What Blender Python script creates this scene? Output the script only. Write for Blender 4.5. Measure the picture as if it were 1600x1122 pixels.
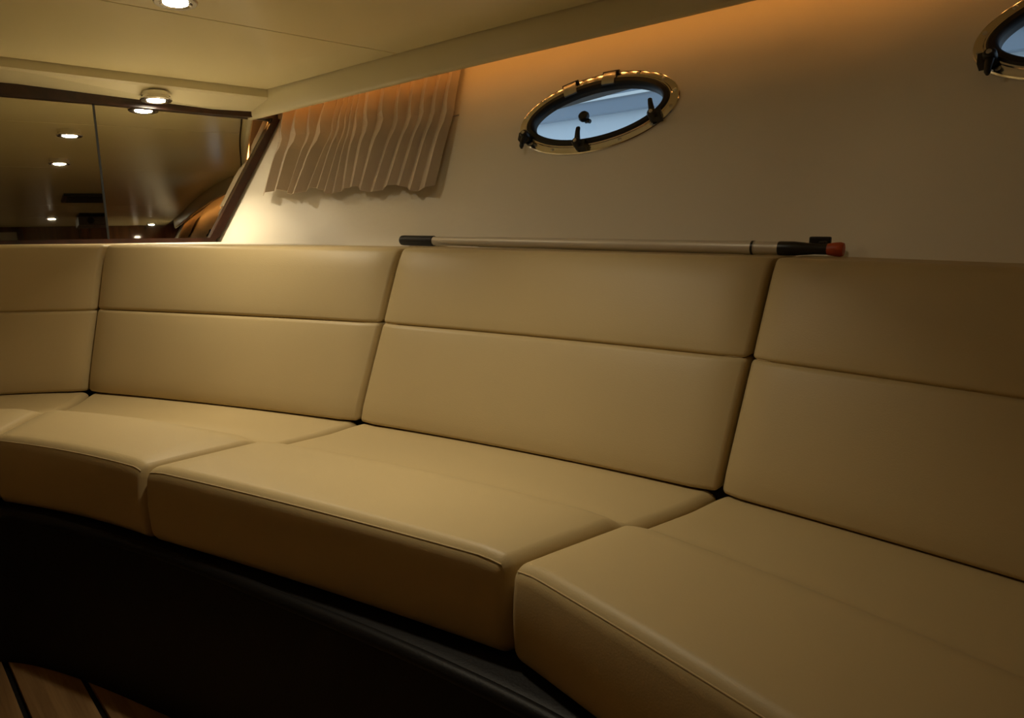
import bpy, bmesh, math, random
from mathutils import Vector, Matrix

for o in list(bpy.data.objects):
    bpy.data.objects.remove(o, do_unlink=True)
SC = bpy.context.scene
COL = SC.collection
random.seed(4)

# ------------------------------------------------------------------ camera, world, exposure
EYE = 0.914                                   # eye height above the cabin floor (metres)
cam_data = bpy.data.cameras.new('camera')
cam_data.sensor_width = 36.0
cam_data.lens = 36.0 * 1150.0 / 1600.0
cam_data.clip_start = 0.02
cam = bpy.data.objects.new('camera', cam_data)
cam.location = (0, 0, EYE)
cam.rotation_euler = (math.radians(90.0 - 10.59), 0, 0)
COL.objects.link(cam)
SC.camera = cam

world = bpy.data.worlds.new('overcast_evening_sky')
world.use_nodes = True
SC.world = world
bg = world.node_tree.nodes['Background']
bg.inputs['Color'].default_value = (0.43, 0.55, 0.68, 1)
bg.inputs['Strength'].default_value = 1.3
SC.view_settings.view_transform = 'Standard'
SC.view_settings.look = 'None'
SC.view_settings.gamma = 1.0
SC.view_settings.use_curve_mapping = False
SC.view_settings.exposure = 0.16

LAMP_POWER = 1.05            # watts of each ceiling downlight
LAMP_COLOR = (1.0, 0.85, 0.60)
LAMP_SPREAD = 95.0
ROPE_STRENGTH = 11.5

# ------------------------------------------------------------------ geometry of the cabin
# plan coordinates: x to the right of the photographer, y forward, z above the floor
AX = Vector((0.676, -0.737, 0))               # along the boat, towards the stern
PX = Vector((0.737, 0.676, 0))                # across the boat, towards the curved hull side
SLOPE = 0.08808                               # the ceiling rises towards the stern


def ceil_z(x, y):
    return EYE + 0.56 + SLOPE * (x * AX.x + y * AX.y + 0.925)


# inner face of the valance board that runs under the ceiling edge
VAL = [(-1.45, 2.951), (-1.1, 2.735), (-0.9, 2.613), (-0.53, 2.381), (-0.16, 2.15), (0.185, 1.945), (0.53, 1.74), (0.74, 1.605),
       (0.93, 1.38), (1.39, 0.95), (1.96, 0.45), (2.62, -0.10), (3.27, -0.66), (3.98, -1.30), (4.7, -1.95)]


def cr(pts, t):
    """Catmull-Rom through plan points, t in index units."""
    n = len(pts)
    i = min(max(int(math.floor(t)), 0), n - 2)
    f = t - i
    g = lambda k: Vector(pts[k]) if 0 <= k < n else (Vector(pts[0]) * 2 - Vector(pts[1]) if k < 0 else Vector(pts[-1]) * 2 - Vector(pts[-2]))
    a, b, c, d = g(i - 1), g(i), g(i + 1), g(i + 2)
    return 0.5 * ((2 * b) + (c - a) * f + (2 * a - 5 * b + 4 * c - d) * f * f + (3 * b - a - 3 * c + d) * f ** 3)


def resample(pts, step):
    dense = [cr(pts, k / 40.0) for k in range((len(pts) - 1) * 40 + 1)]
    out, acc = [dense[0]], 0.0
    for a, b in zip(dense, dense[1:]):
        d = (b - a).length
        while acc + d >= step:
            f = (step - acc) / d
            a = a + (b - a) * f
            out.append(a.copy())
            d = (b - a).length
            acc = 0.0
        acc += d
    return out


STEP = 0.02
VALP = resample(VAL, STEP)


def val_at(s):
    t = min(max(s / STEP, 0), len(VALP) - 1.001)
    i = int(t)
    return VALP[i].lerp(VALP[i + 1], t - i)


def val_n(s):
    a, b = val_at(s - 0.06), val_at(s + 0.06)
    d = (b - a).normalized()
    return Vector((-d.y, d.x))


S_MAX = (len(VALP) - 2) * STEP
VAL_DROP = 0.08
HULL_KNEE = EYE - 0.12


def hull(s, z, inward=0.0):
    """Inner skin of the flared hull at length s and height z."""
    v, n = val_at(s), val_n(s)
    zv = ceil_z(v.x, v.y) - VAL_DROP
    o = 0.10 + 0.60 * (max(z, HULL_KNEE) - zv) - inward
    p = v + n * o
    return Vector((p.x, p.y, z))


def flip(p):
    """Mirror a point to the other side of the boat."""
    q = Vector((p[0], p[1], 0))
    r = q - 2 * q.dot(PX) * PX
    return Vector((r.x, r.y, p[2]))


# forward bulkhead plane that carries the mirror (leans back)
MN = Vector((-0.61355, 0.78518, -0.08395)).normalized()
MK = 2.5737
ME1 = Vector((0.78796, 0.61573, 0))
ME2 = Vector((-0.05169, 0.06615, 0.99647)).normalized()


def bulk(x, y, out=0.0):
    p = MN * (MK - out) + ME1 * x + ME2 * y
    return Vector((p.x, p.y, p.z + EYE))


def ap(a, p, z=0.0):
    q = AX * a + PX * p
    return Vector((q.x, q.y, z))


def on_ceiling(a, p, drop=0.0):
    q = ap(a, p)
    return Vector((q.x, q.y, ceil_z(q.x, q.y) - drop))
# ==== END MATH

# ------------------------------------------------------------------ helpers
def mesh_obj(name, verts, faces, mat, parent=None, smooth=True, angle=40):
    me = bpy.data.meshes.new(name)
    me.from_pydata([tuple(v) for v in verts], [], faces)
    bm = bmesh.new()
    bm.from_mesh(me)
    bmesh.ops.remove_doubles(bm, verts=bm.verts, dist=1e-6)
    bmesh.ops.recalc_face_normals(bm, faces=bm.faces)
    if smooth:
        for f in bm.faces:
            f.smooth = True
        lim = math.radians(angle)
        for e in bm.edges:
            if len(e.link_faces) == 2 and e.calc_face_angle(0) > lim:
                e.smooth = False
    bm.to_mesh(me)
    bm.free()
    me.materials.append(mat)
    o = bpy.data.objects.new(name, me)
    COL.objects.link(o)
    if parent is not None:
        adopt(o, parent)
    return o


def adopt(o, parent):
    o.parent = parent
    o.matrix_parent_inverse = Matrix.Translation(-parent.location)


def empty(name, loc):
    o = bpy.data.objects.new(name, None)
    o.empty_display_size = 0.05
    o.location = loc
    COL.objects.link(o)
    return o


def tag(o, label=None, cat=None, group=None, kind=None):
    if label:
        o['label'] = label
    if cat:
        o['category'] = cat
    if group:
        o['group'] = group
    if kind:
        o['kind'] = kind
    return o


def join(parts):
    vs, fs = [], []
    for v, f in parts:
        b = len(vs)
        vs += list(v)
        fs += [[i + b for i in q] for q in f]
    return vs, fs


def box_vf(o, ex, ey, ez):
    """Box from corner o and three edge vectors."""
    v = [o + ex * i + ey * j + ez * k for k in (0, 1) for j in (0, 1) for i in (0, 1)]
    f = [[0, 1, 3, 2], [4, 6, 7, 5], [0, 4, 5, 1], [2, 3, 7, 6], [0, 2, 6, 4], [1, 5, 7, 3]]
    return v, f


def prism_vf(poly, up):
    n = len(poly)
    v = [Vector(p) for p in poly] + [Vector(p) + Vector(up) for p in poly]
    f = [list(range(n))[::-1], list(range(n, 2 * n))] + [[i, (i + 1) % n, n + (i + 1) % n, n + i] for i in range(n)]
    return v, f


def loft_vf(rings, closed_ring=True, caps=True):
    n = len(rings[0])
    v = [p for r in rings for p in r]
    f = []
    for i in range(len(rings) - 1):
        for j in range(n if closed_ring else n - 1):
            k = (j + 1) % n
            f.append([i * n + j, i * n + k, (i + 1) * n + k, (i + 1) * n + j])
    if caps:
        f.append(list(range(n))[::-1])
        f.append([(len(rings) - 1) * n + j for j in range(n)])
    return v, f


def tube_vf(pts, radii, n=12, caps=True):
    if not isinstance(radii, (list, tuple)):
        radii = [radii] * len(pts)
    rings = []
    for i, p in enumerate(pts):
        a = pts[max(i - 1, 0)]
        b = pts[min(i + 1, len(pts) - 1)]
        d = (b - a).normalized()
        u = d.cross(Vector((0, 0, 1)))
        if u.length < 1e-4:
            u = d.cross(Vector((1, 0, 0)))
        u.normalize()
        w = u.cross(d).normalized()
        rings.append([p + (u * math.cos(q) + w * math.sin(q)) * radii[i] for q in [2 * math.pi * k / n for k in range(n)]])
    return loft_vf(rings, True, caps)


def lathe_vf(o, axis, prof, n=28):
    """prof: (radius, distance along axis) pairs."""
    axis = axis.normalized()
    u = axis.orthogonal().normalized()
    w = axis.cross(u)
    rings = [[o + axis * h + (u * math.cos(q) + w * math.sin(q)) * max(r, 1e-4) for q in [2 * math.pi * k / n for k in range(n)]] for r, h in prof]
    return loft_vf(rings)


def edge_coords(L, r, mid):
    k = [r * (1 - math.tan(math.radians(a))) for a in (45, 34, 23, 11.5, 0)]
    m = [r + (L - 2 * r) * i / mid for i in range(1, mid)]
    return k + m + [L - q for q in reversed(k)]


def rounded_box_vf(dims, r, mids, fn):
    """Subdivided box with rounded edges; fn maps (x, y, z) in metres to world."""
    c = [edge_coords(dims[i], r, mids[i]) for i in range(3)]
    parts = []
    for axis in range(3):
        i, j = [k for k in range(3) if k != axis]
        for side in (0, 1):
            vs, fs = [], []
            for a in c[i]:
                for b in c[j]:
                    p = [0, 0, 0]
                    p[i], p[j], p[axis] = a, b, dims[axis] * side
                    q = [min(max(p[k], r), dims[k] - r) for k in range(3)]
                    d = Vector([p[k] - q[k] for k in range(3)])
                    if d.length > 1e-9:
                        d = d.normalized() * r
                    vs.append(fn(*(q[k] + d[k] for k in range(3))))
            nj = len(c[j])
            for a in range(len(c[i]) - 1):
                for b in range(nj - 1):
                    fs.append([a * nj + b, a * nj + b + 1, (a + 1) * nj + b + 1, (a + 1) * nj + b])
            parts.append((vs, fs))
    return join(parts)


def sstep(a, b, x):
    t = min(max((x - a) / (b - a), 0), 1)
    return t * t * (3 - 2 * t)


# ------------------------------------------------------------------ materials
def mat(name, color, rough=0.5, metal=0.0, spec=0.5, bump=None, vary=None, coat=0.0):
    m = bpy.data.materials.new(name)
    m.use_nodes = True
    nt = m.node_tree
    b = nt.nodes['Principled BSDF']
    b.inputs['Base Color'].default_value = (*color, 1)
    b.inputs['Roughness'].default_value = rough
    b.inputs['Metallic'].default_value = metal
    b.inputs['Specular IOR Level'].default_value = spec
    b.inputs['Coat Weight'].default_value = coat
    b.inputs['Coat Roughness'].default_value = 0.08
    tc = nt.nodes.new('ShaderNodeTexCoord')
    if vary:                                   # (scale vec, amount, detail)
        mp = nt.nodes.new('ShaderNodeMapping')
        mp.inputs['Scale'].default_value = vary[0]
        nz = nt.nodes.new('ShaderNodeTexNoise')
        nz.inputs['Scale'].default_value = 1.0
        nz.inputs['Detail'].default_value = vary[2]
        rp = nt.nodes.new('ShaderNodeValToRGB')
        rp.color_ramp.elements[0].position = 0.3
        rp.color_ramp.elements[1].position = 0.7
        rp.color_ramp.elements[0].color = (*[q * (1 - vary[1]) for q in color], 1)
        rp.color_ramp.elements[1].color = (*[min(q * (1 + vary[1]), 1) for q in color], 1)
        nt.links.new(tc.outputs['Object'], mp.inputs['Vector'])
        nt.links.new(mp.outputs['Vector'], nz.inputs['Vector'])
        nt.links.new(nz.outputs['Fac'], rp.inputs['Fac'])
        nt.links.new(rp.outputs['Color'], b.inputs['Base Color'])
    if bump:                                   # (scale, strength, distance)
        nz = nt.nodes.new('ShaderNodeTexNoise')
        nz.inputs['Scale'].default_value = bump[0]
        nz.inputs['Detail'].default_value = 3
        bp = nt.nodes.new('ShaderNodeBump')
        bp.inputs['Strength'].default_value = bump[1]
        bp.inputs['Distance'].default_value = bump[2]
        nt.links.new(tc.outputs['Object'], nz.inputs['Vector'])
        nt.links.new(nz.outputs['Fac'], bp.inputs['Height'])
        nt.links.new(bp.outputs['Normal'], b.inputs['Normal'])
    return m


def emit(name, color, strength):
    m = bpy.data.materials.new(name)
    m.use_nodes = True
    nt = m.node_tree
    b = nt.nodes['Principled BSDF']
    b.inputs['Base Color'].default_value = (0.8, 0.8, 0.8, 1)
    b.inputs['Emission Color'].default_value = (*color, 1)
    b.inputs['Emission Strength'].default_value = strength
    return m


def wood(name, dark, light, scale, rough, axis=None, coat=0.0):
    m = bpy.data.materials.new(name)
    m.use_nodes = True
    nt = m.node_tree
    b = nt.nodes['Principled BSDF']
    b.inputs['Roughness'].default_value = rough
    b.inputs['Coat Weight'].default_value = coat
    b.inputs['Coat Roughness'].default_value = 0.06
    tc = nt.nodes.new('ShaderNodeTexCoord')
    mp = nt.nodes.new('ShaderNodeMapping')
    mp.vector_type = 'TEXTURE'
    mp.inputs['Rotation'].default_value = (0, 0, math.radians(-47.5))
    mp.inputs['Scale'].default_value = scale
    nz = nt.nodes.new('ShaderNodeTexNoise')
    nz.inputs['Scale'].default_value = 1.0
    nz.inputs['Detail'].default_value = 6
    nz.inputs['Roughness'].default_value = 0.62
    nz.inputs['Distortion'].default_value = 0.6
    rp = nt.nodes.new('ShaderNodeValToRGB')
    rp.color_ramp.elements[0].position = 0.34
    rp.color_ramp.elements[1].position = 0.68
    rp.color_ramp.elements[0].color = (*dark, 1)
    rp.color_ramp.elements[1].color = (*light, 1)
    nt.links.new(tc.outputs['Object'], mp.inputs['Vector'])
    nt.links.new(mp.outputs['Vector'], nz.inputs['Vector'])
    nt.links.new(nz.outputs['Fac'], rp.inputs['Fac'])
    nt.links.new(rp.outputs['Color'], b.inputs['Base Color'])
    return m


M_LEATHER = mat('tan_leather', (0.53, 0.412, 0.212), 0.47, spec=0.38, bump=(420, 0.10, 0.002), vary=((3, 3, 3), 0.03, 2))
M_STITCH = mat('tan_piping', (0.56, 0.43, 0.225), 0.5)
M_BLACK_LEATHER = mat('black_leather', (0.006, 0.0055, 0.0055), 0.5, spec=0.2, bump=(260, 0.2, 0.002))
M_HULL = mat('cream_wall_vinyl', (0.86, 0.79, 0.65), 0.42, bump=(38, 0.16, 0.004), vary=((2, 2, 2), 0.03, 3))
M_CEIL = mat('cream_ceiling_panel', (0.80, 0.715, 0.43), 0.24, bump=(3.5, 0.08, 0.01))
M_DECK = mat('ceiling_backing', (0.05, 0.035, 0.02), 0.7)
M_VALANCE = mat('cream_valance', (0.74, 0.67, 0.44), 0.34)
M_DARKWOOD = wood('dark_mahogany', (0.018, 0.007, 0.004), (0.055, 0.018, 0.009), (0.8, 0.05, 0.05), 0.3, coat=0.3)
M_AFTWOOD = wood('polished_mahogany', (0.05, 0.014, 0.007), (0.13, 0.04, 0.017), (0.08, 0.08, 0.9), 0.12, coat=1.0)
M_TEAK = wood('teak_plank', (0.22, 0.12, 0.05), (0.44, 0.27, 0.12), (0.5, 0.02, 0.02), 0.45)
M_CAULK = mat('black_caulk', (0.008, 0.008, 0.008), 0.6)
M_MIRROR = mat('tinted_mirror', (0.76, 0.74, 0.66), 0.012, metal=1.0)
M_CHROME = mat('chrome', (0.78, 0.76, 0.72), 0.13, metal=1.0)
M_SATIN = mat('satin_chrome', (0.62, 0.60, 0.56), 0.28, metal=1.0)
M_RUBBER = mat('black_rubber', (0.006, 0.006, 0.007), 0.5)
M_PLASTIC = mat('black_plastic', (0.010, 0.011, 0.011), 0.35)
M_ORANGE = mat('orange_plastic', (0.50, 0.075, 0.018), 0.45)
M_ALU = mat('anodised_aluminium', (0.74, 0.68, 0.57), 0.40, metal=0.25, vary=((6, 6, 60), 0.06, 3))
M_CURTAIN = mat('taupe_pleated_fabric', (0.70, 0.585, 0.45), 0.9, spec=0.2, bump=(300, 0.25, 0.002), vary=((9, 9, 4), 0.07, 3))
M_LENS = emit('lamp_lens', (1.0, 0.87, 0.64), 85.0)
M_ROPE = emit('rope_light_bulbs', (1.0, 0.42, 0.10), ROPE_STRENGTH)
M_BOATSIDE = mat('white_boat_side', (0.80, 0.84, 0.86), 0.4)
M_STRAKE = mat('grey_strake', (0.30, 0.35, 0.41), 0.35)


def glass_mat():
    m = bpy.data.materials.new('porthole_glass')
    m.use_nodes = True
    nt = m.node_tree
    nt.nodes.clear()
    out = nt.nodes.new('ShaderNodeOutputMaterial')
    mix = nt.nodes.new('ShaderNodeMixShader')
    tr = nt.nodes.new('ShaderNodeBsdfTransparent')
    tr.inputs['Color'].default_value = (0.90, 0.95, 0.97, 1)
    gl = nt.nodes.new('ShaderNodeBsdfGlossy')
    gl.inputs['Roughness'].default_value = 0.03
    mix.inputs['Fac'].default_value = 0.06
    nt.links.new(tr.outputs[0], mix.inputs[1])
    nt.links.new(gl.outputs[0], mix.inputs[2])
    nt.links.new(mix.outputs[0], out.inputs['Surface'])
    return m


M_GLASS = glass_mat()

# curtain fabric lets some light through
nt = M_CURTAIN.node_tree
_tl = nt.nodes.new('ShaderNodeBsdfTranslucent')
_tl.inputs['Color'].default_value = (0.45, 0.30, 0.2, 1)
_mx = nt.nodes.new('ShaderNodeMixShader')
_mx.inputs['Fac'].default_value = 0.22
nt.links.new(nt.nodes['Principled BSDF'].outputs[0], _mx.inputs[1])
nt.links.new(_tl.outputs[0], _mx.inputs[2])
nt.links.new(_mx.outputs[0], nt.nodes['Material Output'].inputs['Surface'])

# ------------------------------------------------------------------ the setting
# hull sides -----------------------------------------------------------------
def hull_slab(flipped):
    rings = []
    n = int(S_MAX / 0.08)
    for i in range(n + 1):
        s = S_MAX * i / n
        v = val_at(s)
        top = ceil_z(v.x, v.y) + 0.05
        zs = [-0.02, HULL_KNEE] + [HULL_KNEE + (top - HULL_KNEE) * k / 6 for k in range(1, 7)]
        ring = [hull(s, z) for z in zs] + [hull(s, z, -0.016) for z in reversed(zs)]
        if flipped:
            ring = [flip(p) for p in ring]
        rings.append(ring)
    return loft_vf(rings)


wall_port = mesh_obj('wall_port', *hull_slab(False), M_HULL, angle=30)
wall_star = mesh_obj('wall_starboard', *hull_slab(True), M_HULL, angle=30)
tag(wall_star, kind='structure')
tag(wall_port, kind='structure')

# floor ------------------------------------------------------------------------
floor = mesh_obj('floor', *box_vf(ap(-3.6, -2.4, -0.06), AX * 7.2, PX * 4.8, Vector((0, 0, 0.05))), M_CAULK, smooth=False)
tag(floor, kind='structure')
plank_mesh = None
for i in range(-11, 12):
    p0 = 0.170 + i * 0.108
    if plank_mesh is None:
        v, f = rounded_box_vf((6.8, 0.0965, 0.012), 0.0012, (2, 2, 2), lambda x, y, z: AX * x + PX * y + Vector((0, 0, z)))
        o = mesh_obj('plank', v, f, M_TEAK)
        plank_mesh = o.data
    else:
        o = bpy.data.objects.new('plank', plank_mesh)
        COL.objects.link(o)
    o.location = ap(-3.4 + 0.13 * math.sin(i * 2.3), p0, -0.0105)
    o.parent = floor

# ceiling: backing deck and cream panels with narrow joints --------------------
rows = []
for a in [-3.3 + 0.3 * k for k in range(24)]:
    rows.append([on_ceiling(a, -2.3, -0.012), on_ceiling(a, 2.3, -0.012), on_ceiling(a, 2.3, -0.05), on_ceiling(a, -2.3, -0.05)])
ceiling = mesh_obj('ceiling', *loft_vf(rows), M_DECK, smooth=False)
tag(ceiling, kind='structure')

side = [(v.x * AX.x + v.y * AX.y, v.x * PX.x + v.y * PX.y) for v in VALP]


def val_p(a):
    for (a0, p0), (a1, p1) in zip(side, side[1:]):
        if a0 <= a <= a1:
            return p0 + (p1 - p0) * (a - a0) / (a1 - a0)
    return side[0][1] if a < side[0][0] else side[-1][1]


SEAMS = [-2.428, -1.88, -0.72, 1.2, 2.2, 3.25]
for a0, a1 in zip(SEAMS, SEAMS[1:]):
    A = [a0 + 0.002 + (a1 - a0 - 0.004) * k / 8 for k in range(9)]
    outer = [on_ceiling(a, val_p(a) - 0.0065) for a in A]
    inner = [on_ceiling(a, -val_p(a) + 0.0065) for a in reversed(A)]
    o = mesh_obj('ceiling_panel', *prism_vf(outer + inner, (0, 0, 0.0125)), M_CEIL, ceiling, smooth=False)

# valance boards under the ceiling edge ----------------------------------------
VAL_PROF = [(0.0, 0.004), (0.0, -0.068), (0.003, -0.076), (0.010, -0.080), (0.016, -0.078), (0.020, -0.070), (0.020, 0.004)]


def valance(name, s0, s1, flipped):
    rings = []
    n = int((s1 - s0) / 0.05)
    for i in range(n + 1):
        s = s0 + (s1 - s0) * i / n
        v, nn = val_at(s), val_n(s)
        zc = ceil_z(v.x, v.y)
        r = [Vector((v.x + nn.x * o, v.y + nn.y * o, zc + z)) for o, z in VAL_PROF]
        rings.append([flip(p) for p in r] if flipped else r)
    return tag(mesh_obj(name, *loft_vf(rings), M_VALANCE, angle=50), kind='structure')


S_BOW = min(range(len(VALP)), key=lambda i: (VALP[i] - Vector((-0.905, 2.616))).length) * STEP
S_AFT = min(range(len(VALP)), key=lambda i: (VALP[i] - Vector((3.2, -0.60))).length) * STEP
valance('trim_1', S_BOW, S_AFT, False)
valance('trim_2', S_BOW, S_AFT, True)

# header beam across the forward end of the ceiling ----------------------------
bd = 0.03
pr = val_p(-2.44)
bq = []
for p, rd in ((-pr - 0.02, 0.066), (-0.45, 0.032), (0.45, 0.032), (pr + 0.02, 0.066)):
    bq.append([on_ceiling(-2.430, p, -0.01), on_ceiling(-2.430, p, bd - 0.006), on_ceiling(-2.437, p, bd), on_ceiling(-2.55, p, rd), on_ceiling(-3.1, p, rd), on_ceiling(-3.1, p, -0.01)])
tag(mesh_obj('trim_3', *loft_vf(bq), M_VALANCE, smooth=False), kind='structure')

# forward bulkhead, aft bulkhead ------------------------------------------------
tag(mesh_obj('wall_forward', *box_vf(bulk(-2.6, -0.95, -0.06), ME1 * 3.75, ME2 * 1.75, MN * 0.05), M_DARKWOOD, smooth=False), kind='structure')
aft = tag(mesh_obj('wall_aft', *box_vf(ap(3.25, -2.3, -0.05), AX * 0.05, PX * 4.6, Vector((0, 0, 2.1))), M_AFTWOOD, smooth=False), kind='structure')
# cabin door in the aft bulkhead
door = empty('door_1', ap(3.25, 0.0, 0.0))
tag(door, kind='structure')
mesh_obj('door_leaf', *box_vf(ap(3.222, -0.40, 0.01), AX * 0.03, PX * 0.80, Vector((0, 0, 1.78))), mat('grey_door_paint', (0.42, 0.42, 0.36), 0.4), door, smooth=False)
for p0, p1 in ((-0.45, -0.40), (0.40, 0.45)):
    mesh_obj('door_jamb', *box_vf(ap(3.212, p0, 0.0), AX * 0.04, PX * (p1 - p0), Vector((0, 0, 1.82))), M_DARKWOOD, door, smooth=False)
mesh_obj('handle', *tube_vf([ap(3.222, 0.33, 0.95), ap(3.18, 0.33, 0.95), ap(3.175, 0.25, 0.95)], 0.008, 10), M_CHROME, door)

# ---------------------------------------------------------------- settee
def q3(p0, p1, p2):
    """Quadratic through three plan points, s = 0, .5, 1."""
    a, b, c = Vector(p0), Vector(p1), Vector(p2)
    return lambda s: a * ((1 - s) * (1 - 2 * s)) + b * (4 * s * (1 - s)) + c * (s * (2 * s - 1))


BACKS = [((-1.60, 1.715), (-1.37, 1.836), (-1.127, 1.886)), ((-1.127, 1.886), (-0.735, 1.748), (-0.352, 1.586)),
         ((-0.352, 1.586), (0.003, 1.379), (0.334, 1.147)), ((0.334, 1.147), (0.54, 0.943), (0.74, 0.73))]
FRONTS = [((-1.47, 1.275), (-1.27, 1.395), (-1.06, 1.44)), ((-1.06, 1.44), (-0.858, 1.364), (-0.664, 1.261)),
          ((-0.664, 1.261), (-0.327, 1.080), (-0.004, 0.890)), ((-0.004, 0.890), (0.172, 0.657), (0.34, 0.42))]
LEANS = [(-0.05, 0.115), (0.022, 0.115), (0.082, 0.160), (0.117, 0.1445), (0.11, 0.11)]   # plan lean of the back from foot to top
OUTS = [(-0.42, 0.907), (0.208, 0.978), (0.454, 0.891), (0.629, 0.777), (0.74, 0.67)]
DEEP = [0.60, 1.0, 0.98, 0.94, 0.78]                # relative thickness of the backs at each joint
SEAT_Z = EYE - 0.44
SEAT_T = 0.122
TOP_Z = EYE - 0.063
SEAT_LABELS = ['tan leather seat cushion in the settee corner below the split mirror',
               'short wedge shaped tan leather seat cushion beside the settee corner',
               'tan leather seat cushion in front of the backrest that carries the pole',
               'tan leather seat cushion beside the pole backrest on the far side from the mirror']
BACK_LABELS = ['tan leather backrest cushion below the mirror pane that shows a row of lamps',
               'tan leather backrest cushion below the curtain and the slanting mirror frame',
               'tan leather backrest cushion with the aluminium pole lying along its top',
               'tan leather backrest cushion beside the orange tip of the pole']

for i in range(4):
    FQ, BQ = q3(*FRONTS[i]), q3(*BACKS[i])
    L = (Vector(BACKS[i][2]) - Vector(BACKS[i][0])).length
    W = 0.50
    out = [Vector(OUTS[i]), Vector(OUTS[i + 1])]
    g = 0.0035 / L

    def seat_map(x, y, z, FQ=FQ, BQ=BQ, L=L, W=W, out=out, g=g):
        s = g + (1 - 2 * g) * x / L
        t = y / W
        f, b = FQ(s), BQ(s)
        b = b + out[0].lerp(out[1], s) * 0.035            # tucks under the backrest
        p = f.lerp(b, t)
        k = z / SEAT_T
        edge = min(x, L - x)
        rise = 0.024 * (1 - sstep(0.43, 0.53, t)) * k + 0.006 * sstep(0.75, 0.95, t) * k
        crown = 0.008 * math.sin(math.pi * min(max(x / L, 0), 1)) ** 0.5 * math.sin(math.pi * min(max(t, 0), 1)) ** 0.6 * k
        # soft end roll of the front bolster
        soft = -0.006 * (1 - sstep(0.0, 0.05, edge)) * (1 - sstep(0.43, 0.53, t)) * k
        # belly of the front band
        bel = 0.006 * math.sin(math.pi * min(max(k, 0), 1)) * (1 - sstep(0.0, 0.1, t))
        d = (f - b).normalized()
        p = p + d * bel
        return Vector((p.x, p.y, SEAT_Z - 0.012 - SEAT_T + z + rise + crown + soft))

    c0 = FQ(0.5).lerp(BQ(0.5), 0.5)
    root = empty('seat_cushion', (c0.x, c0.y, SEAT_Z - SEAT_T - 0.012))
    tag(root, SEAT_LABELS[i], 'cushion', 'settee seat cushions')
    v, f = rounded_box_vf((L, W, SEAT_T), 0.02, (22, 26, 4), seat_map)
    mesh_obj('cushion_cover', v, f, M_LEATHER, root, angle=80)
    pts = []
    for k in range(41):
        x = 0.012 + (L - 0.024) * k / 40
        r = 0.02
        pts.append(seat_map(x, r - r * 0.80, SEAT_T - r + r * 0.60))
    mesh_obj('piping', *tube_vf(pts, 0.0010, 6), M_STITCH, root)

    # backrest
    le = [Vector(LEANS[i]), Vector(LEANS[i + 1])]
    FOOT = SEAT_Z - 0.002
    H = TOP_Z - FOOT
    T = 0.17

    def back_map(x, y, z, BQ=BQ, L=L, le=le, out=out, g=g, H=H, d0=DEEP[i], d1=DEEP[i + 1]):
        """x along, y depth (0 = face), z height."""
        s = g + (1 - 2 * g) * x / L
        q = z / H
        b = BQ(s) + le[0].lerp(le[1], s) * q + out[0].lerp(out[1], s) * y * (d0 + (d1 - d0) * s)
        return Vector((b.x, b.y, FOOT + z))

    root = empty('back_cushion', (BQ(0.5).x, BQ(0.5).y, FOOT))
    tag(root, BACK_LABELS[i], 'cushion', 'settee backrest cushions')
    HS = H * (0.56 if i else 0.55)

    def panel_map(z0, h, x, y, z, bm_=back_map, L=L, T=T):
        puff = 0.007 * (max(math.sin(math.pi * min(max(z / h, 0), 1)), 0) ** 0.5) * (max(math.sin(math.pi * min(max(x / L, 0), 1)), 0) ** 0.35) * (1 - y / T)
        e = min(x, L - x)
        roll = 0.011 * max(1 - e / 0.045, 0) ** 2 + (0.008 * max(1 - (h - z) / 0.04, 0) ** 2 if z0 > 0 else 0.006 * max(1 - z / 0.04, 0) ** 2)
        return bm_(x, y - puff + roll * (1 - y / T), z0 + z)

    v, f = rounded_box_vf((L, T, HS - 0.0006), 0.0085, (22, 3, 8), lambda x, y, z: panel_map(0, HS, x, y, z))
    mesh_obj('lower_panel', v, f, M_LEATHER, root, angle=80)
    v, f = rounded_box_vf((L, T, H - HS), 0.0085, (22, 3, 8), lambda x, y, z: panel_map(HS, H - HS, x, y, z))
    mesh_obj('upper_panel', v, f, M_LEATHER, root, angle=80)
    end_roll = lambda x: 0.011 * max(1 - min(x, L - x) / 0.045, 0) ** 2
    XS = [0.010 + (L - 0.020) * k / 60 for k in range(61)]
    pts = [back_map(x, 0.0082 + end_roll(x), HS) for x in XS]
    mesh_obj('seam', *tube_vf(pts, 0.003, 6), M_STITCH, root)
    pts = [back_map(x, 0.0165 + end_roll(x), H - 0.0004) for x in XS]
    mesh_obj('piping', *tube_vf(pts, 0.0010, 6), M_STITCH, root)

# black upholstered base that follows the curve
BASE = [(-1.50, 1.225), (-1.28, 1.348), (-1.04, 1.402), (-0.664, 1.242), (-0.345, 1.046), (-0.106, 0.886), (0.074, 0.742), (0.20, 0.585), (0.33, 0.40)]
BP = resample(BASE, 0.03)
BACKLINE = [(-1.68, 1.90), (-1.40, 2.05), (-1.10, 2.085), (-0.70, 1.95), (-0.27, 1.775), (0.09, 1.56), (0.45, 1.315), (0.65, 1.10), (0.85, 0.85)]
BL = [cr(BACKLINE, (len(BACKLINE) - 1) * k / (len(BP) - 1.0)) for k in range(len(BP))]
base_h = SEAT_Z - 0.012 - SEAT_T
root = empty('settee_base', (-0.3, 1.1, 0.0))
tag(root, 'curved black leather settee base on the teak floor', 'bench')
rings = []
for k in range(len(BP)):
    f, b = BP[k], BL[k]
    d = (b - f).normalized()
    rings.append([Vector((f.x + d.x * o, f.y + d.y * o, z)) for o, z in ((0.0, 0.003), (0.0, base_h - 0.022), (0.003, base_h - 0.012), (0.016, base_h - 0.004), (0.03, base_h - 0.002), (0.42, base_h - 0.002), (0.42, 0.003))])
mesh_obj('front_panel', *loft_vf(rings), M_BLACK_LEATHER, root, angle=60)
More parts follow.
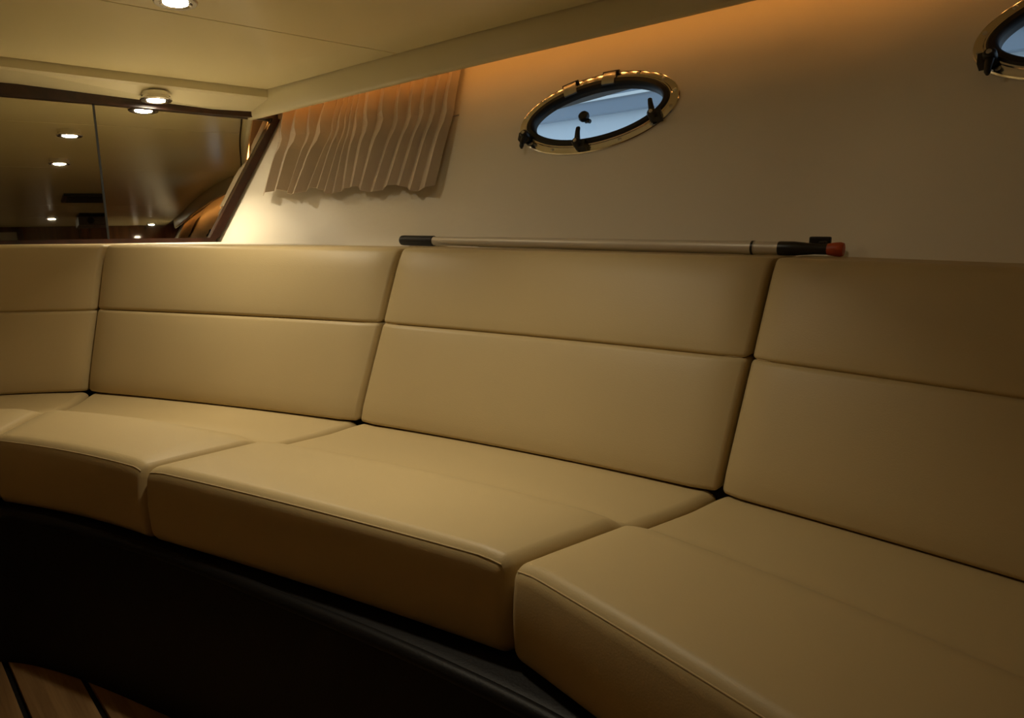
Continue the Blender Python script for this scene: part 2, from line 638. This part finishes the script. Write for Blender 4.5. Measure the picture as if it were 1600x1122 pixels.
mesh_obj('edge_roll', *tube_vf([Vector((f.x + (b - f).normalized().x * 0.0115, f.y + (b - f).normalized().y * 0.0115, base_h - 0.013)) for f, b in zip(BP, BL)], 0.0125, 10), M_BLACK_LEATHER, root)

# ledge behind the backrests, flush with their tops, and its supporting panel
ss = [S_BOW - 0.12 + 0.06 * k for k in range(60)]
ss = [s for s in ss if hull(s, TOP_Z).x < 1.0]
tz = TOP_Z - 0.004
back_edge = []
for k in range(33):
    t = k / 32.0 * 4
    i = min(int(t), 3)
    s = t - i
    b = q3(*BACKS[i])(s) + Vector(LEANS[i]).lerp(Vector(LEANS[i + 1]), s) + Vector(OUTS[i]).lerp(Vector(OUTS[i + 1]), s) * 0.172 * (DEEP[i] + (DEEP[i + 1] - DEEP[i]) * s)
    back_edge.append(Vector((b.x, b.y, tz - 0.02)))
far = [bulk(-0.36, 0.13), bulk(0.0, 0.13), bulk(0.35, 0.13), bulk(0.70, 0.13)] + [hull(s, tz, -0.01) for s in ss if s > S_BOW + 0.03]
cum = [0.0]
for a, b in zip(far, far[1:]):
    cum.append(cum[-1] + (Vector((a.x, a.y)) - Vector((b.x, b.y))).length)
ledge = []
for k, e in enumerate(back_edge):
    d = cum[-1] * k / (len(back_edge) - 1.0)
    i = max(q for q in range(len(cum) - 1) if cum[q] <= d + 1e-9)
    f = far[i].lerp(far[i + 1], (d - cum[i]) / (cum[i + 1] - cum[i]))
    ledge.append([Vector((p.x, p.y, z)) for p, z in ((e, tz - 0.02), (e, tz), (f, tz), (f, tz - 0.02))])
tag(mesh_obj('trim_4', *loft_vf(ledge), M_HULL, smooth=False), kind='structure')

# ---------------------------------------------------------------- mirror
MX_SPLIT = 0.434
mr = empty('mirror', bulk(0.0, 0.14))
tag(mr, 'tinted wall mirror in dark wood frame with slanted end above the settee', 'mirror')


def hull_x(y):                                 # where the hull meets the bulkhead plane
    return 0.751 + (1.002 - 0.751) * (y - 0.156) / (0.571 - 0.156)


Y0, Y1 = 0.162, 0.564
FW = 0.030
mid_c = -(ap(0, 0).dot(PX))                    # centre line
cx = -0.22
xs = [2 * cx - MX_SPLIT, cx, MX_SPLIT]


def pane(x00, x01, x10, x11):
    pts = [bulk(x00, Y0, 0.010), bulk(x10, Y0, 0.010), bulk(x11, Y1, 0.010), bulk(x01, Y1, 0.010)]
    v, f = prism_vf(pts, MN * 0.006)
    return mesh_obj('mirror_pane', v, f, M_MIRROR, mr, smooth=False)


gp = 0.002
rp = pane(MX_SPLIT + gp, MX_SPLIT + gp, hull_x(Y0) - FW * 0.75, hull_x(Y1) - FW * 0.6)
piv = bulk(MX_SPLIT, 0.36)
askew = Matrix.Translation(piv) @ Matrix.Rotation(math.radians(1.5), 4, 'Z') @ Matrix.Translation(-piv)
rp.data.transform(askew)                       # this pane hangs a touch out of line with its neighbours
pane(cx + gp, cx + gp, MX_SPLIT - gp, MX_SPLIT - gp)
pane(2 * cx - MX_SPLIT + gp, 2 * cx - MX_SPLIT + gp, cx - gp, cx - gp)


def strip(name, a, b, c, d, out, depth, m):
    v, f = prism_vf([bulk(*a, out), bulk(*b, out), bulk(*c, out), bulk(*d, out)], MN * depth)
    return mesh_obj(name, v, f, m, mr, smooth=False)


XL = 2 * cx - MX_SPLIT - 0.03
strip('top_rail', (XL, Y1), (hull_x(Y1), Y1), (hull_x(Y1), Y1 + 0.12), (XL, Y1 + 0.12), 0.020, 0.019, M_DARKWOOD)
strip('bottom_rail', (XL, Y0 - 0.05), (hull_x(Y0) - 0.03, Y0 - 0.05), (hull_x(Y0), Y0), (XL, Y0), 0.020, 0.019, M_DARKWOOD)
strip('slanted_stile', (hull_x(Y0) - FW * 0.75, Y0), (hull_x(Y0) + 0.008, Y0), (hull_x(Y1) + 0.008, Y1), (hull_x(Y1) - FW * 0.6, Y1), 0.020, 0.019, M_DARKWOOD)
strip('stile', (XL, Y0), (XL + 0.03, Y0), (XL + 0.03, Y1), (XL, Y1), 0.020, 0.019, M_DARKWOOD)
for x in (MX_SPLIT, cx):
    strip('joint_strip', (x - 0.003, Y0), (x + 0.003, Y0), (x + 0.003, Y1), (x - 0.003, Y1), 0.0125, 0.006, M_PLASTIC)

# ---------------------------------------------------------------- downlights
LAMP_LABELS = ['chrome ceiling downlight on the header beam just above the mirror',
               'chrome ceiling downlight beside the ceiling joint between beam and curtain',
               'chrome ceiling downlight seen in the mirror just below the lamp by the ceiling joint',
               'chrome ceiling downlight by the wood bulkhead, seen in the mirror beside the black ceiling unit',
               'chrome ceiling downlight by the wood bulkhead, seen in the mirror near the aft curtain']


def downlight(a, p, base_drop, label, height=0.022):
    o = on_ceiling(a, p, base_drop)
    root = empty('downlight', o)
    tag(root, label, 'lamp', 'ceiling downlights')
    up = Vector((-SLOPE * AX.x, -SLOPE * AX.y, 1)).normalized()
    dn = -up
    mesh_obj('housing', *lathe_vf(o, dn, [(0.0405, -0.001), (0.0405, height * 0.42), (0.0385, height * 0.5), (0.0385, height * 0.56), (0.0455, height * 0.66), (0.0455, height * 0.88), (0.043, height), (0.034, height), (0.029, height - 0.003), (0.001, height - 0.003)], 36), M_CHROME, root, angle=30)
    mesh_obj('lens', *lathe_vf(o, dn, [(0.026, height - 0.003), (0.0255, height - 0.0005), (0.018, height + 0.0015), (0.0005, height + 0.002)], 28), M_LENS, root)
    li = bpy.data.lights.new('bulb', 'AREA')
    li.shape = 'DISK'
    li.size = 0.05
    li.energy = LAMP_POWER
    li.color = LAMP_COLOR
    li.spread = math.radians(LAMP_SPREAD)
    lo = bpy.data.objects.new('bulb', li)
    lo.location = o + dn * (height + 0.0035)
    lo.rotation_euler = dn.to_track_quat('-Z', 'Y').to_euler()
    COL.objects.link(lo)
    adopt(lo, root)


for a, p, d, l in [(-2.475, 0.792, 0.038, LAMP_LABELS[0]), (-1.7516, 0.6173, 0, LAMP_LABELS[1]), (-1.003, 0.608, 0, LAMP_LABELS[2]), (2.11, 0.657, 0, LAMP_LABELS[3]), (2.848, 1.80, 0, LAMP_LABELS[4])]:
    downlight(a, p, d, l, 0.024)

# ---------------------------------------------------------------- rope light behind the valance
def rope(flipped, label):
    parts = []
    s = S_BOW + 0.10
    while s < S_AFT - 0.05:
        pts = []
        for k in (0, 1):
            v, nn = val_at(s + 0.010 * k), val_n(s)
            q = Vector((v.x + nn.x * 0.030, v.y + nn.y * 0.030, ceil_z(v.x, v.y) - 0.012))
            pts.append(flip(q) if flipped else q)
        parts.append(tube_vf(pts, 0.0055, 6))
        s += 0.035
    root = empty('rope_light', parts[0][0][0])
    tag(root, label, 'lamp')
    mesh_obj('bulb_string', *join(parts), M_ROPE, root)
    pts = []
    s = S_BOW + 0.02
    while s < S_AFT:
        v, nn = val_at(s), val_n(s)
        q = Vector((v.x + nn.x * 0.030, v.y + nn.y * 0.030, ceil_z(v.x, v.y) - 0.004))
        pts.append(flip(q) if flipped else q)
        s += 0.05
    mesh_obj('cable', *tube_vf(pts, 0.004, 6), M_RUBBER, root)


rope(False, 'amber rope light hidden behind the valance over the portholes')
rope(True, 'amber rope light behind the valance of the opposite hull side')

# ---------------------------------------------------------------- portholes
def porthole(name, s0, z0, label):
    c = hull(s0, z0)
    t = (hull(s0 + 0.06, z0) - hull(s0 - 0.06, z0)).normalized()
    u = (hull(s0, z0 + 0.05) - hull(s0, z0 - 0.05)).normalized()
    n = t.cross(u).normalized()
    if n.dot(-c + Vector((0, 0, EYE))) < 0:
        n = -n
    u = n.cross(t).normalized()
    if u.z < 0:
        u = -u
    rake = math.radians(PORT_TILT)
    t, u = t * math.cos(rake) + u * math.sin(rake), u * math.cos(rake) - t * math.sin(rake)
    A, B = PORT_A, PORT_B

    def P(ang, dr, h):
        ca, sa = math.cos(ang), math.sin(ang)
        nx, ny = ca / A, sa / B
        k = math.hypot(nx, ny)
        x = A * ca + nx / k * dr
        y = B * sa + ny / k * dr
        return c + t * x + u * y + n * h

    N = 72
    root = empty(name, c)
    tag(root, label, 'porthole', kind='structure')

    def ring(nm, prof, m, ang=35):
        rings = [[P(2 * math.pi * k / N, dr, h) for dr, h in prof] for k in range(N + 1)]
        return mesh_obj(nm, *loft_vf(rings, True, False), m, root, angle=ang)

    ring('flange', [(0, -0.001), (0, 0.004), (-0.002, 0.0065), (-0.006, 0.0075), (-0.017, 0.0075), (-0.019, 0.009), (-0.022, 0.009), (-0.023, 0.004), (-0.023, -0.001)], M_CHROME)
    ring('gasket', [(-0.0225, -0.012), (-0.0225, 0.009), (-0.026, 0.013), (-0.036, 0.013), (-0.040, 0.009), (-0.042, 0.0), (-0.042, -0.012)], M_RUBBER)
    ring('outer_sleeve', [(-0.024, -0.020), (-0.024, -0.008), (-0.030, -0.008), (-0.030, -0.020)], M_RUBBER)
    loop = [P(2 * math.pi * k / N, -0.039, 0.004) for k in range(N)]
    mesh_obj('pane', *prism_vf(loop, n * -0.006), M_GLASS, root, angle=30)
    # screws round the flange
    for k in range(14):
        o = P(2 * math.pi * (k + 0.35) / 14, -0.010, 0.0072)
        mesh_obj('screw', *lathe_vf(o, n, [(0.0048, 0), (0.0044, 0.0012), (0.002, 0.002), (0.0003, 0.0021)], 10), M_SATIN, root)
    # two hinge plates over the upper rim
    for ang in (113, 82):
        a = math.radians(ang)
        o = P(a, 0.004, 0.006)
        dn = (P(a, -0.05, 0) - P(a, 0, 0)).normalized()
        sd = n.cross(dn).normalized()
        prof = [(0.002, 0.0), (0.004, 0.006), (0.012, 0.009), (0.036, 0.012), (0.046, 0.008), (0.046, 0.004), (0.036, 0.007), (0.014, 0.004), (0.010, 0.0)]
        rings = [[o + dn * x + n * h + sd * w for x, h in prof] for w in (-0.017, -0.014, 0.014, 0.017)]
        hg = mesh_obj('hinge', *loft_vf(rings), M_SATIN, root, angle=50)
        mesh_obj('hinge_pin', *tube_vf([o + dn * 0.010 + sd * -0.020 + n * 0.004, o + dn * 0.010 + sd * 0.024 + n * 0.004], 0.005, 10), M_PLASTIC, root)
    # three black turn-dogs on the lower rim
    for ang, turn in ((-152, 1), (-97, 0), (-38, 0)):
        a = math.radians(ang)
        o = P(a, -0.014, 0.007)
        iw = (P(a, -0.05, 0) - P(a, 0, 0)).normalized()
        if turn:
            iw = -u
        else:
            iw = (u * 0.9 + iw * 0.4).normalized()
        sd = n.cross(iw).normalized()
        lug, f1 = box_vf(o + sd * -0.020 + iw * -0.012, sd * 0.016, iw * 0.022, n * 0.020)
        v2, f2 = lathe_vf(o + n * 0.004, n, [(0.011, 0), (0.011, 0.024), (0.008, 0.028), (0.0005, 0.029)], 14)
        rings = []
        for d, w, h in ((-0.004, 0.008, 0.016), (0.012, 0.0075, 0.022), (0.030, 0.006, 0.027), (0.040, 0.0055, 0.027), (0.044, 0.003, 0.025)):
            q = o + iw * d + n * h
            rings.append([q + sd * w * math.cos(x) + n * w * math.sin(x) for x in [2 * math.pi * k / 10 for k in range(10)]])
        dog = mesh_obj('latch', *join([(lug, f1), (v2, f2), loft_vf(rings)]), M_PLASTIC, root, angle=45)
        mesh_obj('latch_screw', *lathe_vf(o + n * 0.0325, n, [(0.005, 0), (0.004, 0.002), (0.0003, 0.0022)], 10), M_SATIN, dog if False else root)
    # small black knob standing on the pane
    o = c + t * PORT_KNOB[0] + u * PORT_KNOB[1] + n * 0.004
    kv = lathe_vf(o, n, [(0.006, 0), (0.006, 0.010), (0.013, 0.014), (0.0145, 0.020), (0.012, 0.026), (0.0005, 0.028)], 18)
    tv = tube_vf([o + n * 0.012, o + n * 0.012 + t * 0.010 - u * 0.010, o + n * 0.012 + t * 0.016 - u * 0.013], [0.006, 0.006, 0.005], 8)
    mesh_obj('knob', *join([kv, tv]), M_PLASTIC, root)
    # cutter for the opening in the hull
    cv = loft_vf([[P(2 * math.pi * k / 48, -0.022, h) for k in range(48)] for h in (-0.12, 0.08)])
    return cv


PORT_A, PORT_B, PORT_TILT = 0.215, 0.118, 8.0
PORT_KNOB = (-0.02, -0.022)
PORT_S1, PORT_Z1 = 1.955, 1.178
PORT_S2, PORT_Z2 = 2.985, 1.245
cut1 = porthole('window_1', PORT_S1, PORT_Z1, 'oval chrome porthole with black gasket between the curtain and the hull bend')
cut2 = porthole('window_2', PORT_S2, PORT_Z2, 'oval chrome porthole at the hull bend away from the curtain')
cutter = mesh_obj('cutter', *join([cut1, cut2]), M_HULL, smooth=False)
md = wall_port.modifiers.new('openings', 'BOOLEAN')
md.operation = 'DIFFERENCE'
md.solver = 'EXACT'
md.object = cutter
bpy.context.view_layer.update()
dg = bpy.context.evaluated_depsgraph_get()
new_me = bpy.data.meshes.new_from_object(wall_port.evaluated_get(dg))
wall_port.modifiers.clear()
wall_port.data = new_me
bpy.data.objects.remove(cutter, do_unlink=True)

# ---------------------------------------------------------------- curtains
def build_curtain(folds, zs, label, name='curtain'):
    """folds: list of rows of length positions (top, middle, bottom) with in/out depth; zs: heights."""
    cols = []
    for k, (st, sm, sb, dep) in enumerate(folds):
        col = []
        for j in range(13):
            v = j / 12.0
            s = st + (sm - st) * (v / 0.45) if v < 0.45 else sm + (sb - sm) * ((v - 0.45) / 0.55)
            z = zs[0](s) + (zs[1](s) - zs[0](s)) * v
            pin = math.exp(-((v - 0.45) / 0.10) ** 2)
            dv = dep[0] + (dep[1] - dep[0]) * (v / 0.45) if v < 0.45 else dep[1] + (dep[2] - dep[1]) * ((v - 0.45) / 0.55)
            inn = 0.020 + dv * (1 - 0.35 * pin) + 0.012 * v - 0.006 * pin
            col.append(hull(s, z, inn))
        cols.append(col)
    v = [p for c_ in cols for p in c_]
    f = []
    for i in range(len(cols) - 1):
        for j in range(12):
            f.append([i * 13 + j, i * 13 + j + 1, (i + 1) * 13 + j + 1, (i + 1) * 13 + j])
    base = cols[len(cols) // 2][0]
    root = empty(name, base)
    tag(root, label, 'curtain', 'pleated side curtains')
    o = mesh_obj('pleated_cloth', v, f, M_CURTAIN, root, smooth=False)
    so = o.modifiers.new('thickness', 'SOLIDIFY')
    so.thickness = 0.0016
    pts = []
    s0, s1 = folds[0][1], folds[-1][1]
    for k in range(25):
        s = s0 - 0.02 + (s1 - s0 + 0.03) * k / 24
        zt, zb = zs[0](s), zs[1](s)
        pts.append(hull(s, zt + (zb - zt) * 0.45, 0.006))
    mesh_obj('curtain_wire', *tube_vf(pts, 0.002, 6), M_SATIN, root)
    return root


VALLEYS = [(0.700, 0.760, 0.812), (0.770, 0.813, 0.862), (0.832, 0.895, 0.928), (0.907, 0.936, 0.957), (0.967, 1.008, 1.018),
           (1.000, 1.030, 1.060), (1.020, 1.064, 1.100), (1.039, 1.085, 1.140), (1.065, 1.108, 1.178), (1.090, 1.150, 1.208), (1.156, 1.205, 1.246),
           (1.223, 1.275, 1.300), (1.280, 1.326, 1.347), (1.330, 1.371, 1.394), (1.382, 1.414, 1.440), (1.425, 1.457, 1.486), (1.468, 1.506, 1.538)]


def pleats(valleys, lean=0.74, slope=0.52):
    rows = []
    for a, b in zip(valleys, valleys[1:]):
        rows.append((*a, (0.0, 0.0, 0.0)))
        rows.append((*[p + (q - p) * lean for p, q in zip(a, b)], tuple(min((q - p) * slope, 0.040) for p, q in zip(a, b))))
    rows.append((*valleys[-1], (0.0, 0.0, 0.0)))
    return rows


FOLDS = pleats(VALLEYS)
top_1 = lambda s: 1.273 + 0.0913 * (s - 0.715) + 0.035
bot_1 = lambda s: 1.006 + 0.010 * math.sin(s * 37)
build_curtain(FOLDS, (top_1, bot_1), 'short taupe pleated curtain hanging under the valance beside the mirror')

folds2 = []
for k in range(24):
    s = 4.75 + 0.04 * k
    folds2.append((s, s + 0.01, s + 0.02 + 0.006 * math.sin(k * 1.7), (0.022 * (k % 2),) * 3))


def top_2(s):
    v = val_at(s)
    return ceil_z(v.x, v.y) - 0.045


build_curtain(folds2, (top_2, lambda s: top_2(s) - 0.36), 'short taupe pleated curtain farther aft, seen only in the mirror')

# ---------------------------------------------------------------- telescopic pole on the backrest
pa = Vector((-0.295, 1.99, TOP_Z + 0.0135))
pb = Vector((0.59, 1.33, TOP_Z + 0.0135))
PD = (pb - pa).normalized()
PL = (pb - pa).length
pole = empty('boat_hook_pole', (pa + pb) / 2 - Vector((0, 0, 0.0135)))
tag(pole, 'telescopic aluminium pole with black grip and orange tip lying on the backrest', 'pole')
mesh_obj('end_grip', *lathe_vf(pa, PD, [(0.010, 0), (0.0125, 0.003), (0.0132, 0.010), (0.0130, 0.06), (0.0132, 0.108), (0.0132, PL * 0.106), (0.011, PL * 0.107)], 24), M_RUBBER, pole)
mesh_obj('outer_tube', *lathe_vf(pa, PD, [(0.0112, PL * 0.104), (0.0112, PL * 0.235), (0.0125, PL * 0.242), (0.0125, PL * 0.838), (0.0131, PL * 0.842), (0.0131, PL * 0.858), (0.012, PL * 0.859)], 24), M_ALU, pole, angle=20)
mesh_obj('collar', *lathe_vf(pa, PD, [(0.0118, PL * 0.852), (0.0134, PL * 0.853), (0.0134, PL * 0.857), (0.0118, PL * 0.858)], 24), M_PLASTIC, pole)
mesh_obj('inner_tube', *lathe_vf(pa, PD, [(0.0122, PL * 0.858), (0.0122, PL * 0.903)], 24), M_ALU, pole)
mesh_obj('head', *lathe_vf(pa, PD, [(0.0126, PL * 0.899), (0.0132, PL * 0.902), (0.0132, PL * 0.925), (0.0112, PL * 0.946), (0.0098, PL * 0.958), (0.0100, PL * 0.984)], 20), M_PLASTIC, pole)
mesh_obj('tip', *lathe_vf(pa, PD, [(0.0085, PL * 0.974), (0.0105, PL * 0.979), (0.0125, PL * 0.990), (0.0132, PL * 0.998), (0.0115, PL * 1.003), (0.0004, PL * 1.004)], 14), M_ORANGE, pole)
hk = pa + PD * PL * 0.943 + Vector((0, 0, 0.006))
sd = PD.cross(Vector((0, 0, 1))).normalized()
hv, hf = rounded_box_vf((0.038, 0.012, 0.016), 0.003, (2, 2, 2), lambda x, y, z: hk + PD * x + sd * (y - 0.030) + Vector((0, 0, z)))
hv2, hf2 = rounded_box_vf((0.012, 0.030, 0.008), 0.002, (2, 2, 2), lambda x, y, z: hk + PD * (x + 0.022) + sd * (y - 0.030) + Vector((0, 0, z)))
mesh_obj('hook', *join([(hv, hf), (hv2, hf2)]), M_PLASTIC, pole)

# ---------------------------------------------------------------- fittings on the aft ceiling (seen in the mirror)
def slab_on_ceiling(a0, a1, p0, p1, d0, d1):
    q = [on_ceiling(a, p, d0) for a, p in ((a0, p0), (a1, p0), (a1, p1), (a0, p1))]
    return prism_vf(q, (0, 0, -(d1 - d0)))


h = empty('ceiling_vent', on_ceiling(0.65, 0.85))
tag(h, 'flat black ceiling vent seen dark in the left mirror pane', 'vent')
mesh_obj('vent_plate', *slab_on_ceiling(0.42, 0.86, 0.68, 0.99, -0.001, 0.016), M_PLASTIC, h, smooth=False)
for k in range(5):
    mesh_obj('louvre', *slab_on_ceiling(0.47 + 0.08 * k, 0.50 + 0.08 * k, 0.70, 0.97, 0.015, 0.021), M_RUBBER, h, smooth=False)
h = empty('ceiling_unit', on_ceiling(2.0, 1.0))
tag(h, 'black box shaped unit hung from the ceiling near the wood bulkhead, seen in the mirror', 'projector')
mesh_obj('mounting_plate', *slab_on_ceiling(1.82, 2.2, 0.84, 1.17, -0.001, 0.012), M_PLASTIC, h, smooth=False)
mesh_obj('bracket', *slab_on_ceiling(1.95, 2.1, 0.95, 1.06, 0.010, 0.030), M_PLASTIC, h, smooth=False)
mesh_obj('case', *slab_on_ceiling(1.86, 2.22, 0.83, 1.18, 0.028, 0.095), mat('grey_case', (0.10, 0.095, 0.085), 0.35), h, smooth=False)
mesh_obj('lens_barrel', *lathe_vf(on_ceiling(1.865, 0.92, 0.062), -AX, [(0.026, 0), (0.026, 0.02), (0.02, 0.022), (0.0005, 0.018)], 18), M_RUBBER, h)

# ---------------------------------------------------------------- neighbouring boat outside the portholes
bx = Vector((0.63, -0.777, 0)).normalized()
b0 = Vector((0.13, 5.2, 0.0)) - bx * 5
bo = Vector((bx.y * -1, bx.x, 0))
boat = empty('neighbouring_boat', b0 + bx * 4 + Vector((0, 0, 0.4)))
tag(boat, 'pale side of a neighbouring boat with a long strake, seen through the portholes', 'boat')
rise = Vector((0, 0, 0.02))
mesh_obj('topsides', *box_vf(b0 + Vector((0, 0, 0.0)), bx * 9, bo * 0.2, Vector((0, 0, 1.55))), M_BOATSIDE, boat, smooth=False)
mesh_obj('strake', *box_vf(b0 + Vector((0, 0, 1.55)) - bo * 0.06, bx * 9, bo * 0.24, Vector((0, 0, 0.11))), M_STRAKE, boat, smooth=False)
mesh_obj('strake_strip', *tube_vf([b0 + Vector((0, 0, 1.635)) - bo * 0.065, b0 + bx * 9 + Vector((0, 0, 1.635)) - bo * 0.065], 0.012, 8), M_CHROME, boat)
mesh_obj('bulwark', *box_vf(b0 + Vector((0, 0, 1.66)) + bo * 0.05, bx * 9, bo * 0.1, Vector((0, 0, 1.6))), M_BOATSIDE, boat, smooth=False)
